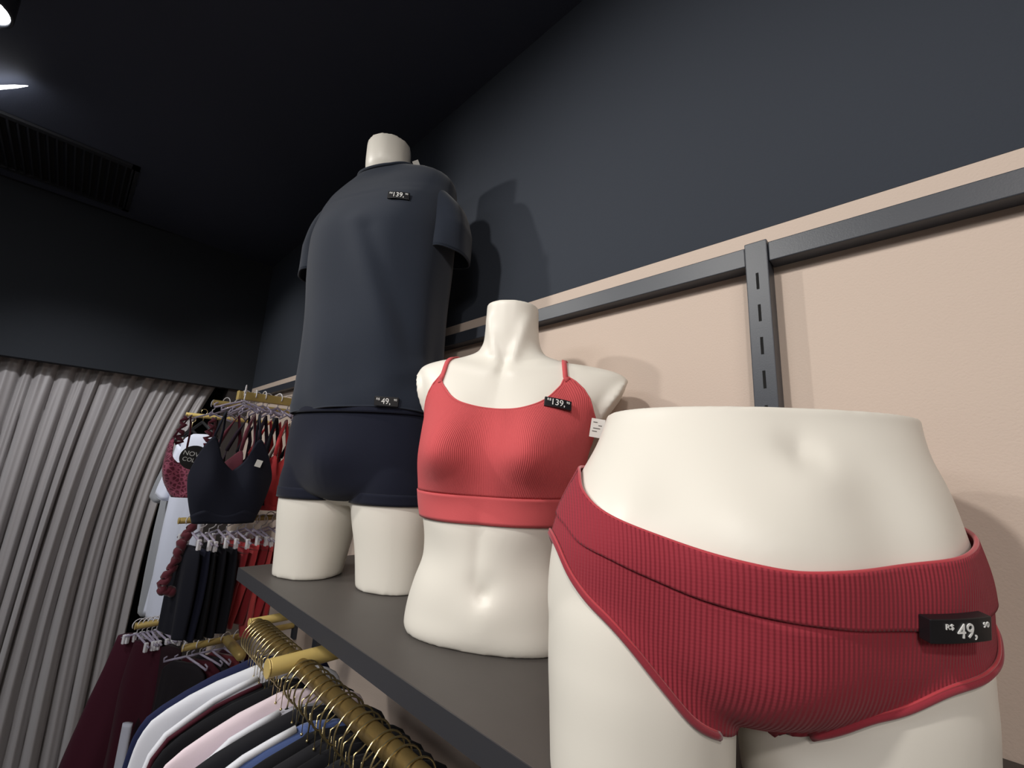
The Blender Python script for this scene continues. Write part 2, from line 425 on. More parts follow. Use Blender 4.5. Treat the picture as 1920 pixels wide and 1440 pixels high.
for s in (-1, 1):
    bm = bmesh.new(); N = 36; rs = []
    for i in range(9):
        u = i/8; cx = s*(.095+.072*u); r_z = .050-.002*u; r_y = .044-.003*u; cz = .390-.006*u
        rs.append([bm.verts.new((cx + s*.34*r_z*math.sin(2*PI*k/N)*u, .012+r_y*math.cos(2*PI*k/N), cz+r_z*math.sin(2*PI*k/N))) for k in range(N)])
    for a, b in zip(rs, rs[1:]):
        for k in range(N): bm.faces.new((a[k], a[(k+1) % N], b[(k+1) % N], b[k]))
    bm.faces.new(rs[0]); bm.faces.new(rs[-1]); stub.append(bm)
t_me = union([loft(T_LV, 110, 150, t_bumps)]+stub, .0035, 5)
for v in t_me.vertices:
    z = v.co.z; k = max(0, min(1, (z-.15)/.2)); k = k*k*(3-2*k); kk = max(0, min(1, (z-.28)/.12))
    v.co.z -= .05*v.co.x*kk; v.co.x += .008*k + max(0, v.co.x-.11)*.42*kk
tor = thing('torso_mannequin', 'cream headless female torso mannequin wearing the red crop top, between the other two', 'mannequin', TC, TROT, 'display mannequins on the shelf')
obj('body', t_me, M_MANN, tor)
T_BV = bvh_of(t_me)
def wrap(bv, th, z, off, axis=(0, 0)):
    """point on the outside of the body, off metres clear of it, at angle th and height z"""
    d = Vector((math.sin(th), -math.cos(th), 0)); o_ = Vector((axis[0], axis[1], z))
    hit = bv.ray_cast(o_+d*.5, -d, .5)
    if hit[0] is None: return o_+d*.05
    return hit[0]+d*off
bra = thing('crop_top', 'red ribbed spaghetti strap crop top worn by the female torso', 'crop top', TC, TROT)
def bra_top(th):
    """upper edge of the cloth, th in degrees, 0 = front"""
    tab = [(-180, .283), (-140, .285), (-100, .294), (-82, .338), (-74, .366), (-69.5, .387), (-67.5, .405), (-65.5, .424), (-62.5, .411), (-52, .391), (-33.5, .369), (-16, .359), (8, .3545), (20, .354), (33, .357), (51, .374),
     (64, .399), (70.5, .417), (72.5, .405), (76, .372), (83, .346), (92, .316), (104, .298), (140, .285), (180, .283)]
    return interp(tab, th)[0]
def bra_grid(z_lo, z_hi, off, nth=240, nz=34, rel=30):
    rows = []
    for i in range(nz+1):
        row = []
        for k in range(nth):
            th = 360*k/nth-180; lo = z_lo(th) if callable(z_lo) else z_lo; hi = z_hi(th) if callable(z_hi) else z_hi
            row.append(wrap(T_BV, R(th), lo+(hi-lo)*i/nz, off))
        rows.append(row)
    r2 = relax(rows, rel, True)
    # never inside the body
    out = []
    for row in r2:
        ro = []
        for p in row:
            th = math.atan2(p.x, -p.y); q = wrap(T_BV, th, p.z, off*.7)
            ro.append(p if math.hypot(p.x, p.y) > math.hypot(q.x, q.y) else q)
        out.append(ro)
    return out
SEAM = lambda th: .222-.004*math.cos(R(th))
rows = bra_grid(SEAM, bra_top, .0022)
o = obj('cup_panel', grid(rows, True), M_REDR, bra, 'ribbed red front and back panel'); solid(o, .0012)
BRA_O = o
edge = rows[-1]
obj('trim', tube([p+Vector((0, 0, .0006)) for p in edge], .0017, 8, True), M_RED, bra)
rows = bra_grid(.178, SEAM, .0034, nz=10, rel=4)
o = obj('underband', grid(rows, True), M_RED, bra, 'smooth red band under the bust'); solid(o, .0016)
obj('hem', tube(rows[0], .0012, 8, True), M_RED, bra)
for s in (-1, 1):
    pts = []
    x = s*.0
    # from the cup point over the shoulder and down the back
    e0 = wrap(T_BV, R(70.5 if s > 0 else -65.5), .416 if s > 0 else .423, .002)
    path = []
    for i in range(30):
        u = i/29
        xx = e0.x + (s*.104+.006-e0.x)*min(1, u*2.2)
        ang = -90+u*200   # sweep front to back around the shoulder axis
        d = Vector((0, -math.cos(R(u*170)), math.sin(R(u*170)))); o_ = Vector((xx, .012, .385))
        hit = T_BV.ray_cast(o_+d*.4, -d, .5)
        if hit[0] is not None: path.append(hit[0]+hit[1]*.0015)
    path = [p for p in path if not (p.y < .012 and p.z < .405)]
    path.insert(0, e0)
    bm = bmesh.new(); lst = []
    for i, p in enumerate(path):
        a = path[max(0, i-1)]; b = path[min(len(path)-1, i+1)]; tn = (b-a).normalized()
        loc, nr, _, _ = T_BV.find_nearest(p); sd = tn.cross(nr).normalized()
        lst.append([bm.verts.new(p+sd*(.0042*q)+nr*.0004) for q in (-1, 1)]+[bm.verts.new(p+sd*(.0042*q)+nr*.0020) for q in (1, -1)])
    for a, b in zip(lst, lst[1:]):
        for k in range(4): bm.faces.new((a[k], a[(k+1) % 4], b[(k+1) % 4], b[k]))
    bm.faces.new(lst[0]); bm.faces.new(lst[-1])
    obj('strap', bm, M_RED, bra)
def tag_at(parent, root_loc, rot, px, py, bv_objs, digits, roll=0, **kw):
    """pin a tag where the garment surface lies"""
    mw = Matrix.Translation(root_loc) @ Matrix.Rotation(rot, 4, 'Z'); inv = mw.inverted()
    o_ = inv @ Vector((0, 0, CAMZ)); d = (inv.to_3x3() @ ray(px, py)).normalized(); best = None
    for bv in bv_objs:
        h = bv.ray_cast(o_, d)
        if h[0] is not None and (best is None or h[3] < best[3]): best = h
    if best is None:
        print('TAG MISSES', parent.name)
        k = min(range(200), key=lambda i: bv_objs[0].find_nearest(o_+d*(.2+i*.006))[3]); h = bv_objs[0].find_nearest(o_+d*(.2+k*.006)); best = h
    nr = best[1]
    if nr.dot(d) > 0: nr = -nr
    nr = (nr*kw.pop('hug', 1) - d*kw.pop('face', .25)).normalized()
    up = Matrix.Rotation(R(roll), 3, nr) @ Vector((0, 0, 1))
    price_tag(parent, best[0]+nr*.002, nr, up, digits, **kw); return best[0], nr
def bvh_obj(o):
    bpy.context.view_layer.update(); dg = bpy.context.evaluated_depsgraph_get(); e = o.evaluated_get(dg); me = e.to_mesh()
    b = BVHTree.FromPolygons([v.co.copy() for v in me.vertices], [tuple(p.vertices) for p in me.polygons]); e.to_mesh_clear(); return b
tag_at(bra, TC, TROT, 1045, 759, [bvh_obj(BRA_O)], '139,', roll=-8)
# care label poking out under the arm
def label_card(parent, root_loc, rot, px, py, dist, wd, ht, tilt, lines=True):
    mw = Matrix.Translation(root_loc) @ Matrix.Rotation(rot, 4, 'Z'); inv = mw.inverted()
    d = ray(px, py).normalized(); wp = Vector((0, 0, CAMZ))+d*dist
    p = inv @ wp; z = (inv.to_3x3() @ -d).normalized(); x = Vector((0, 0, 1)).cross(z).normalized(); y = z.cross(x)
    bm = box(-wd/2, wd/2, -ht/2, ht/2, -.0004, .0004)
    o = obj('care_label', bm, M_PAPER, parent, 'small white cloth label', smooth=False)
    mm = Matrix((x, y, z)).transposed().to_4x4() @ Matrix.Rotation(R(tilt), 4, 'Z'); mm.translation = p; o.matrix_local = mm
    if lines:
        bm = bmesh.new()
        for i, (a, b) in enumerate(((-.35, -.05), (.05, .3), (-.3, .2), (-.35, 0))): add_box(bm, a*wd, b*wd, (.28-.16*i)*ht, (.33-.16*i)*ht, .0005, .0007)
        obj('print', bm, mat('label_print', (120, 116, 112), .8), o, 'faint grey printing', smooth=False)
label_card(bra, TC, TROT, 1120, 803, .70, .022, .030, -8)

# ------------------------------------------------------------------ pelvis with red briefs
PA = 40
PC = Vector((.457, .148, SZ+.0005)); PROT = -R(90-PA)
P_LV = [(.076, 0, 0, .06, .05, .06, 2.2), (.090, 0, 0, .125, .070, .08, 2.3), (.110, .010, 0, .168, .085, .105, 2.3), (.15, .013, 0, .183, .098, .118, 2.3),
 (.19, .013, -.002, .180, .104, .115, 2.3), (.225, .016, .004, .173, .107, .100, 2.3), (.26, .025, .013, .164, .104, .090, 2.3), (.29, .033, .023, .155, .099, .084, 2.3), (.315, .041, .032, .1525, .094, .080, 2.3), (.3265, .044, .035, .152, .093, .079, 2.3)]
def p_bumps(p, c):
    x, z = p.x, p.z; f = max(0, c)**.4 if c > 0 else 0; dy = 0
    x -= .034
    dy -= .007*gs(x, .010)*gs(z-.286, .011)
    dy -= .003*gs(x, .022)*gs(z-.296, .016)
    dy += .004*gs(x, .022)*gs(z-.264, .015)
    x += .034
    dy += .007*gs(x, .06)*gs(z-.215, .03)
    for s in (-1, 1):
        dy -= .006*gs(x-s*.075, .022)*gs(z-.235, .04)
        dy += .004*gs(x-s*.12, .02)*gs(z-.225, .03)
    dy += .016*gs(x, .035)*gs(z-.12, .04)
    p.y -= dy*f
    return p
th_b = []
for s in (-1, 1):
    q = .012 if s > 0 else 0
    lv = [(0, s*.0865+q, 0, .0765+q, .074, .082, 2.1), (.05, s*.0865+q, 0, .0790+q, .080, .088, 2.1), (.10, s*.0865+q, 0, .0815+q, .084, .098, 2.15), (.15, s*.088+q, 0, .079+q, .082, .100, 2.2), (.20, s*.086+q, 0, .068, .07, .08, 2.2), (.225, s*.083, 0, .03, .03, .03, 2)]
    th_b.append(loft(lv, 64, 50))
p_me = union([loft(P_LV, 110, 100, p_bumps)]+th_b, .0035, 5)
pel = thing('pelvis_mannequin', 'cream hip mannequin wearing the red briefs, nearest on the right of the shelf', 'mannequin', PC, PROT, 'display mannequins on the shelf')
obj('body', p_me, M_MANN, pel)
P_BV = bvh_of(p_me)
brf = thing('briefs', 'deep red ribbed seamless briefs worn by the hip mannequin on the right', 'briefs', PC, PROT)
P0 = Vector((0, .055, .160))
def pw(th, ph, off):
    """point just outside the body in direction (th, elevation ph) from the middle of the pelvis"""
    d = Vector((math.sin(th)*math.cos(ph), -math.cos(th)*math.cos(ph), math.sin(ph)))
    h = P_BV.ray_cast(P0, d, .5)
    q = h[0]+d*off if h[0] is not None else P0+d*.1
    if q.z < .060 and d.z < -.05: q = P0+d*((.060-P0.z)/d.z)      # the gusset bridges the gap between the thighs
    return q
def hug(rows, off):
    out = []
    for r_ in rows:
        o_ = []
        for p in r_:
            d = (p-P0).normalized(); q = pw(math.atan2(d.x, -d.y), math.asin(d.z), off); o_.append(q if (q-P0).length > (p-P0).length or q.z < .0605 else p)
        out.append(o_)
    return out
def elev(th, z):
    """elevation at which the skin reaches height z at angle th"""
    lo, hi = R(-80), R(60)
    for _ in range(24):
        m_ = (lo+hi)/2
        if pw(th, m_, 0).z < z: lo = m_
        else: hi = m_
    return (lo+hi)/2
# heights (own right side negative): waist edge, waistband seam
WAIST = [(-180, .262), (-110, .262), (-68, .259), (-56, .242), (-46.6, .229), (-35.6, .218), (-22.8, .208), (-10.9, .202), (0, .199), (7, .200), (22, .204), (36, .210), (50, .218), (65, .228), (90, .238), (180, .262)]
SEAMZ = [(-180, .218), (-100, .218), (-59, .213), (-51, .202), (-41.6, .194), (-35, .187), (-23, .176), (-11, .170), (4, .166), (17, .164), (29, .164), (45, .169), (60, .178), (90, .192), (180, .218)]
LEGPH = [(-180, -88), (-150, -84), (-120, -30), (-90, 5), (-72, 13), (-59, 10), (-52.8, 4), (-48, 0), (-42.3, -3.8), (-37.4, -8.6), (-32.9, -14.4), (-28.3, -20.6), (-24.8, -25.6), (-20.5, -32), (-18, -46), (-16.5, -65), (-15, -87),
 (0, -89), (13, -87), (14.2, -65), (15, -40), (17, -29), (19.7, -25), (29.3, -18.4), (38, -12), (47, -8.5), (58, -4), (70, 1), (90, 2), (120, -30), (150, -84), (180, -88)]
def bf_rows(kind, off, nth=300, nz=30):
    rows = [[] for _ in range(nz+1)]
    for k in range(nth):
        thd = 360*k/nth-180; th = R(thd)
        if kind == 'band': lo, hi = elev(th, interp(SEAMZ, thd)[0]), elev(th, interp(WAIST, thd)[0])
        else: lo, hi = R(interp(LEGPH, thd)[0]), elev(th, interp(SEAMZ, thd)[0]); lo = min(lo, hi-R(1.5))
        if kind != 'band' and -20.5 < thd < 19.7: lo = elev(th, interp([(-20.5, .080), (-14, .071), (-5, .067), (8, .067), (12, .070), (15, .078), (19.7, .092)], thd)[0])
        if kind != 'band' and abs(thd) > 140: lo = elev(th, .078)
        for i in range(nz+1): rows[i].append(pw(th, lo+(hi-lo)*i/nz, off))
    return rows
def HIPUV(p):
    a = .15*math.asin(max(-1, min(1, p.x/.178))); return (a if p.y < 0 else .47-a, p.z)
rows = hug(relax(bf_rows('panel', .0030), 12, True), .0020)
o = obj('panel', grid(rows, True, HIPUV), M_DRR, brf, 'ribbed deep red panel'); solid(o, .0012); PANEL = o
leg = rows[0]
rows = hug(relax(bf_rows('band', .0042, nz=16), 2, True), .0032)
PBAND = rows
bm = bmesh.new(); vs = [[bm.verts.new((-.036+.080*i/6, -.048+.150*j/8, .0655+.004*abs(i/3-1)+(.004 if j == 0 else 0))) for i in range(7)] for j in range(9)]
for a, b in zip(vs, vs[1:]):
    for k in range(6): bm.faces.new((a[k], a[k+1], b[k+1], b[k]))
g_ = obj('gusset', bm, M_DR, brf); solid(g_, .0015)
o = obj('waistband', grid(rows, True, HIPUV), M_DRR, brf, 'ribbed double waistband'); solid(o, .0018); BAND = o
obj('waist_piping', tube(rows[-1], .0017, 8, True), M_DRT, brf, 'lighter red edge piping')
n = len(leg); left = [leg[k] for k in range(n) if leg[k].x > .006]; right = [leg[k] for k in range(n) if leg[k].x < -.006]
for side in (1, -1):
    idx = [k for k in range(n) if side*leg[k].x > .012 and leg[k].z > .074 and (leg[k].y < .03 or side*leg[k].x > .08)]
    pts = [leg[k] for k in idx]
    for _ in range(3): pts = [pts[0]]+[(pts[i-1]+pts[i]*2+pts[i+1])/4 for i in range(1, len(pts)-1)]+[pts[-1]]
    dirs = [(p-P0).normalized() for p in pts]
    obj('leg_trim', tube([p+d*.0012 for p, d in zip(pts, dirs)], .0030, 8), M_DR, brf)
    in_ = [p+d*.0022+Vector((0, 0, .0035)) for p, d in zip(pts, dirs)]
    obj('leg_piping', tube(in_, .0011, 6), M_DRT, brf, 'lighter red leg edge piping')
tag_at(brf, PC, PROT, 1775, 1168, [bvh_obj(PANEL), bvh_obj(BAND)], '49,', roll=4, th=.008, face=.10, wd=.046, ht=.0165, lead=.003, big=.9)
bm = box(-.0005, .0005, -.0005, .0005, 0, .003)

# ------------------------------------------------------------------ male figure in t-shirt and shorts
MA = 25
MC = Vector((.496, .972, SZ+.0005)); MROT = -R(90-MA)
legs = []
for s in (-1, 1):
    lv = [(0, s*.116, -.002, .076, .066, .076, 2.2), (.08, s*.111, 0, .083, .076, .086, 2.2), (.16, s*.104, 0, .094, .086, .096, 2.2), (.22, s*.10, 0, .088, .09, .098, 2.2), (.30, s*.09, 0, .07, .07, .08, 2.2)]
    legs.append(loft(lv, 56, 40))
M_TOR = [(.165, 0, 0, .05, .05, .06, 2.2), (.19, 0, 0, .155, .085, .10, 2.3), (.24, 0, 0, .186, .100, .118, 2.4), (.30, 0, 0, .184, .105, .118, 2.4), (.38, 0, 0, .170, .105, .10, 2.4), (.48, 0, -.004, .158, .105, .095, 2.4),
 (.62, 0, -.008, .168, .112, .10, 2.4), (.80, 0, -.012, .182, .116, .108, 2.4), (.88, 0, -.01, .188, .098, .10, 2.3), (.94, 0, -.006, .180, .075, .085, 2.2), (.965, 0, -.008, .135, .058, .068, 2.1),
 (.985, 0, -.014, .088, .055, .06, 2), (1.003, 0, -.022, .064, .055, .055, 2), (1.02, 0, -.030, .061, .056, .052, 2), (1.075, 0, -.036, .058, .056, .052, 2), (1.09, 0, -.037, .057, .055, .052, 2)]
def m_b(p, c):
    if c > 0:
        p.y -= .018*gs(p.x, .040)*gs(p.z-.25, .045)*c**.4
        for s in (-1, 1): p.y -= .012*gs(p.x-s*.08, .05)*gs(p.z-.78, .06)*c**.4
    return p
m_me = union([loft(M_TOR, 90, 140, m_b)]+legs, .005, 5)
man = thing('full_torso_mannequin', 'tall cream male mannequin with neck and thighs, dressed in black, leftmost on the shelf', 'mannequin', MC, MROT, 'display mannequins on the shelf')
obj('body', m_me, M_MANN, man)
# shorts
sl = []
for s in (-1, 1):
    lv = [(.178, s*.1025, 0, .0985, .090, .101, 2.2), (.22, s*.10, 0, .098, .094, .104, 2.2), (.28, s*.09, 0, .08, .08, .09, 2.2), (.31, s*.08, 0, .04, .04, .04, 2.2)]
    sl.append(loft(lv, 56, 30))
S_LV = [(.176, 0, 0, .045, .078, .085, 2.2), (.190, 0, 0, .13, .092, .100, 2.3), (.24, 0, 0, .197, .105, .124, 2.4), (.30, 0, 0, .195, .110, .124, 2.4), (.38, 0, 0, .182, .110, .106, 2.4), (.40, 0, 0, .172, .109, .104, 2.4)]
def s_b(p, c):
    if c > 0: p.y -= .024*gs(p.x, .045)*gs(p.z-.255, .045)*c**.4
    return p
s_me = union([loft(S_LV, 90, 60, s_b)]+sl, .004, 6)
shr = thing('boxer_shorts', 'black fitted boxer shorts worn by the tall male mannequin', 'shorts', MC, MROT)
o = obj('shorts_body', s_me, M_SHORT, shr); S_BV = bvh_of(s_me)
for s in (-1, 1):
    bm = loft([(.1745, s*.1025, 0, .0993, .0908, .1018, 2.2), (.198, s*.1017, 0, .0990, .0925, .1030, 2.2)], 64, 4, caps=False)
    o = obj('leg_hem', bm, M_SHORT, shr); solid(o, .0012)
o = obj('waistband', loft([(.366, 0, 0, .187, .1145, .112, 2.4), (.388, 0, 0, .1835, .113, .109, 2.4)], 90, 4, caps=False), M_SHORT, shr); solid(o, .002)
# t-shirt
TS = [(.368, 0, 0, .188, .116, .112, 2.4), (.385, 0, 0, .191, .119, .114, 2.4), (.44, 0, 0, .186, .122, .112, 2.4), (.52, 0, -.004, .178, .124, .110, 2.35),
 (.62, 0, -.008, .182, .126, .112, 2.35), (.72, 0, -.012, .188, .132, .118, 2.35), (.80, 0, -.014, .190, .134, .120, 2.35), (.87, 0, -.012, .192, .120, .116, 2.3), (.93, 0, -.009, .190, .095, .102, 2.25),
 (.965, 0, -.008, .180, .078, .088, 2.15), (.983, 0, -.010, .155, .070, .078, 2.1), (.996, 0, -.014, .120, .066, .070, 2), (1.008, 0, -.019, .086, .063, .063, 2), (1.022, 0, -.023, .069, .061, .059, 2)]
def tee_p(th, z):
    row = interp(TS, z); p = section(row, th); p.z = z; c = math.cos(th)
    # soft drape: long vertical folds at the sides, a pull towards the tucked front hem
    a = .0035*math.sin(9*th+1.3+z*4)*max(0, 1-abs(z-.5)/.35)*(1-.5*max(0, c))
    a += .004*noise.noise(Vector((p.x*9, p.y*9, z*5)))*(1 if z < .9 else .3)
    a += .006*math.exp(-.5*(seg_d(p.x, z, .02, .80, .145, .46)/.018)**2)*(c > 0)
    a -= .004*math.exp(-.5*(seg_d(p.x, z, .06, .78, .165, .50)/.014)**2)*(c > 0)
    if c > 0 and z < .42: a += .004*math.sin(p.x*38+1)*(1-(z-.368)/.052)
    n_ = Vector((math.sin(th), -c, 0)); p += n_*a
    p.z += .014*max(0, min(1, (p.x-.04)/.08))*max(0, min(1, (z-.93)/.05))
    if c > 0:
        for s in (-1, 1): p.y -= .006*gs(p.x-s*.08, .05)*gs(z-.78, .06)*c**.4
    return p
tee = thing('t_shirt', 'black short sleeved crew neck t-shirt on the tall male mannequin', 't-shirt', MC, MROT)
def tee_top(th): # neckline a little lower in front
    return 1.013-.012*max(0, math.cos(th))
rows = []
for i in range(101):
    row = []
    for k in range(120):
        th = 2*PI*k/120-PI; lo = .370 + .012*math.sin(th*1.0+.5)*(math.cos(th) > 0)*math.cos(th)
        row.append(tee_p(th, lo+(tee_top(th)-lo)*i/100))
    rows.append(row)
o = obj('shirt_body', grid(rows, True), M_TEE, tee); solid(o, .0018, -1); TEE_B = o
obj('collar', tube(rows[-1], .0042, 8, True), M_TEE, tee)
obj('hem', tube([p+Vector((0, 0, .001)) for p in rows[0]], .0022, 8, True), M_TEE, tee)
obj('hem_band', grid([[p+Vector((p.x, p.y, 0)).normalized()*.0012 for p in rows[i]] for i in (0, 1, 2, 3)], True), M_TEE, tee)
for s in (-1, 1):
    rr = []; N = 56; K = 30
    for i in range(K+1):
        u = i/K
        z = .972-(.208 if s > 0 else .222)*u; cx = s*(.132+.052*min(1, u*1.5)**.7+(.004 if s > 0 else .022)*u); rx = .016+.036*math.sin(min(1, u*2.8)*PI/2); ry = .040+.022*math.sin(min(1, u*2.4)*PI/2)
        rx -= .010*max(0, u-.4); ring = []
        tl = s*(.75-.65*min(1, u*2))
        for k in range(N):
            a = 2*PI*k/N; lx, ly = rx*math.cos(a), ry*math.sin(a)
            rip = 1+.035*math.sin(3*a+u*5+s)+.03*math.sin(5*a-u*3)
            ring.append(Vector((cx+lx*rip, -.004+ly*rip, z-lx*tl)))
        rr.append(ring)
    o = obj('sleeve', grid(rr, True), M_TEE, tee); solid(o, .0018, -1)
    obj('cuff', tube([p for p in rr[-1]], .0020, 8, True), M_TEE, o)
tag_at(tee, MC, MROT, 748, 369, [bvh_obj(TEE_B)], '139,', roll=0, wd=.050, ht=.019, big=1.15)
tag_at(shr, MC, MROT, 725, 753, [S_BV, bvh_obj(TEE_B)], '49,', roll=0, wd=.050, ht=.020, big=1.15)
label_card(tee, MC, MROT, 782, 311, 1.29, .016, .026, 30, False)

# ------------------------------------------------------------------ rails, hangers and clothes under and beyond the shelf
def bar(bm, a, b, wd=.011, ht=.013):
    """box section bar from a to b along X or Y, with a rounded end"""
    a, b = Vector(a), Vector(b); x0, x1 = sorted((a.x, b.x)); y0, y1 = sorted((a.y, b.y))
    if x1-x0 > y1-y0: add_box(bm, x0, x1, a.y-wd, a.y+wd, a.z-ht, a.z+ht)
    else: add_box(bm, a.x-wd, a.x+wd, y0, y1, a.z-ht, a.z+ht)
def arm(x0, y, z, label, group='gold front arms on the wall rails', rad=None):
    t = thing('side_hanging_bar', label, 'display arm', (D, y, z), group=group)
    bm = bmesh.new()
    if rad: add_tube(bm, [(0, 0, 0), (x0-D, 0, 0)], rad, 16)
    else: bar(bm, (0, 0, 0), (x0-D, 0, 0))
    o = obj('bar', bm, M_ARM, t, smooth=bool(rad)); bevel(o, .002)
    bm = bmesh.new(); (add_tube(bm, [(x0-D-.003, 0, 0), (x0-D, 0, 0)], rad+.001, 20) if rad else add_box(bm, x0-D-.003, x0-D, -.0125, .0125, -.0145, .0145))
    o = obj('end_cap', bm, M_ARM, t, smooth=False); bevel(o, .002)
    o = obj('wall_bracket', box(-.012, 0, -.014, .014, -.045, .03), M_RAIL, t, 'dark wall bracket', smooth=False)
    return t
Z = lambda z: CAMZ+z
arm(.303, .835, Z(-.346), 'gold arm ending above the brass rod, just below the shelf', rad=.0145)
arm(.345, 1.090, Z(-.35), 'gold arm under the far end of the shelf, behind the ring hooks', rad=.009)
arm(.352, 1.55, Z(.19), 'gold arm with clear hooks, nearest of the three top arms')
arm(.352, 1.87, Z(.19), 'gold arm in the middle of the three top arms', rad=.010)
arm(.352, 2.36, Z(.172), 'gold arm farthest left of the three top arms, next to the curtain', rad=.010)
arm(.275, 1.62, Z(-.195), 'gold arm just below the navy bralette, holding clip hangers', rad=.009)
arm(.285, 2.065, Z(-.60), 'short gold arm low beside the curtain above the clear hangers', rad=.011)
arm(.372, 1.755, Z(-.60), 'gold arm low at the left with dark garments below', rad=.010)
t = thing('side_hanging_bar', 'stubby gold arm pointing forward behind the ring hooks', 'display arm', (.490, 1.75, Z(-.60)))
o = obj('bar', tube([(0, 0, 0), (0, -.165, 0)], .014, 16), M_ARM, t)
# brass rod under the shelf
RX, RZ = .352, Z(-.352)
t = thing('hanging_rod', 'thick brass rod running under the shelf, full of ring hooks', 'clothes rail', (RX, .40, RZ))
obj('rod', tube([(0, -.95, 0), (0, .665, 0)], .0135, 20), M_BRASS, t)
o = obj('end_cap', tube([(0, .665, 0), (0, .671, 0)], .0150, 20), M_BRASS, t)

def flat(levels, seed=0, A=.006, k=60, N=56, K=44, bulge=None):
    """hanging cloth: rows (z, cx, half width, half depth) with folds deepening downwards"""
    rnd = random.Random(seed); ph, ph2 = rnd.uniform(0, 6), rnd.uniform(0, 6); k *= rnd.uniform(.85, 1.15); bm = bmesh.new(); rs = []
    lv = sorted(levels); z0, z1 = lv[0][0], lv[-1][0]
    for i in range(K+1):
        z = z0+(z1-z0)*i/K; cx, wd, dp = interp(lv, z); t = 1-i/K; ring = []
        for j in range(N):
            a = 2*PI*j/N; x = wd*sgp(math.cos(a), .8); y = dp*math.sin(a)
            f = A*(.25+.75*t)*(math.sin(k*x+ph+2*z*3)+.5*math.sin(k*1.9*x+ph2))
            y += f*min(1, dp/.01)
            if bulge: y -= bulge(x, z)*(math.sin(a) < 0)*abs(math.sin(a))**.5
            ring.append(bm.verts.new((cx+x, y, z)))
        rs.append(ring)
    for a, b in zip(rs, rs[1:]):
        for j in range(N): bm.faces.new((a[j], a[(j+1) % N], b[(j+1) % N], b[j]))
    bm.faces.new(rs[0][::-1]); bm.faces.new(rs[-1]); return bm

# ring hook hangers on the brass rod, each with a garment of its own
FAB = {}
def fab(rgb, rough=.8, sheen=.3):
    if rgb not in FAB: FAB[rgb] = mat('cloth_%d_%d_%d' % rgb, rgb, rough, sheen=sheen if sum(rgb) > 150 else .04, spec=.3 if sum(rgb) > 150 else .15, bump=(500, .0002))
    return FAB[rgb]
def ring_hanger(y, first=[None], lean=0):
    if first[0] is None:
        t = thing('ring_hanger', 'thin gold ring hook over the brass rod under the shelf, one of many', 'hanger', (RX, y, RZ), 0, 'ring hook hangers on the brass rod')
        rr = .0300; cz = -.0155
        pts = [(rr*math.sin(R(a)), 0, cz+rr*math.cos(R(a))) for a in range(-150, 181, 12)]
        pts += [(.0, 0, cz-rr-.034)]
        o = obj('hook', tube(pts, .0014, 8), M_WIRE, t)
        bm = bmesh.new(); add_tube(bm, [(-.12, 0, -.134), (-.09, 0, -.120), (-.03, 0, -.100), (0, 0, -.078), (.03, 0, -.100), (.09, 0, -.120), (.12, 0, -.134)], .0026, 8)
        obj('shoulder_bar', bm, M_BLKH, t)
        bm = bmesh.new(); add_tube(bm, [(-.012, -.004, -.035), (-.012, -.005, -.072)], .0006, 6); bmesh.ops.create_uvsphere(bm, u_segments=10, v_segments=8, radius=.0022, matrix=Matrix.Translation((-.012, -.005, -.073)))
        obj('pin', bm, M_WIRE, t, 'thin pin with bead tip')
        first[0] = t; return t
    src = first[0]; r_ = src.copy(); link(r_); r_.location = (RX, y, RZ); r_.rotation_euler = (0, 0, 0)
    for ch in [c for c in src.children]: c = ch.copy(); link(c); c.parent = r_
    return r_
NAVY, WHITE, LGREY, BLACK, PINK, BLUE, PLUM, CHAR = (34, 40, 72), (226, 228, 236), (176, 176, 186), (20, 20, 24), (232, 214, 222), (84, 104, 158), (70, 26, 38), (34, 34, 38)
GAR = [  # y, colour, edge colour, extra width, extra drop, label (None: the black row)
 (1.060, NAVY, None, .002, .000, 'navy garment farthest along the brass rod, behind the white one'),
 (1.022, WHITE, None, -.002, .000, 'white satin garment at the far end of the brass rod, next to the navy one'),
 (.985, LGREY, WHITE, -.010, .006, 'pale grey garment with white piping, third from the far end of the brass rod'),
 (.955, BLACK, PLUM, -.012, .008, 'black garment with maroon piping right in front of the pale grey one'),
 (.925, BLACK, None, -.006, .004, 'plain black garment between the maroon-piped one and the pale pink one'),
 (.890, PINK, None, -.004, .004, 'pale pink garment on the brass rod between black garments'),
 (.858, LGREY, WHITE, -.022, .018, 'light grey garment with white edge in front of the pale pink one'),
 (.820, CHAR, None, .000, .006, 'charcoal garment between the light grey one and the blue one'),
 (.780, BLUE, WHITE, -.010, .012, 'dusty blue garment with thin white edge among the black ones'),
 (.745, BLACK, None, .004, .010, None), (.718, CHAR, None, .002, .010, None), (.688, BLACK, None, .004, .010, None),
 (.655, CHAR, None, .002, .010, None), (.622, BLACK, None, .004, .010, None), (.588, BLACK, None, .002, .010, None), (.552, CHAR, None, .004, .010, None),
 (.515, BLACK, None, .004, .010, None), (.475, BLACK, None, .004, .010, None), (.435, CHAR, None, .004, .010, None), (.395, BLACK, None, .004, .010, None)]
RINGS = [1.055, 1.040, 1.026, 1.012, .996, .980, .962, .946, .928, .905, .885, .858, .806, .790, .764, .742, .716, .694, .664, .650, .618, .596, .574, .540, .522, .500, .470, .440, .405, .37]
for y in RINGS: ring_hanger(y)
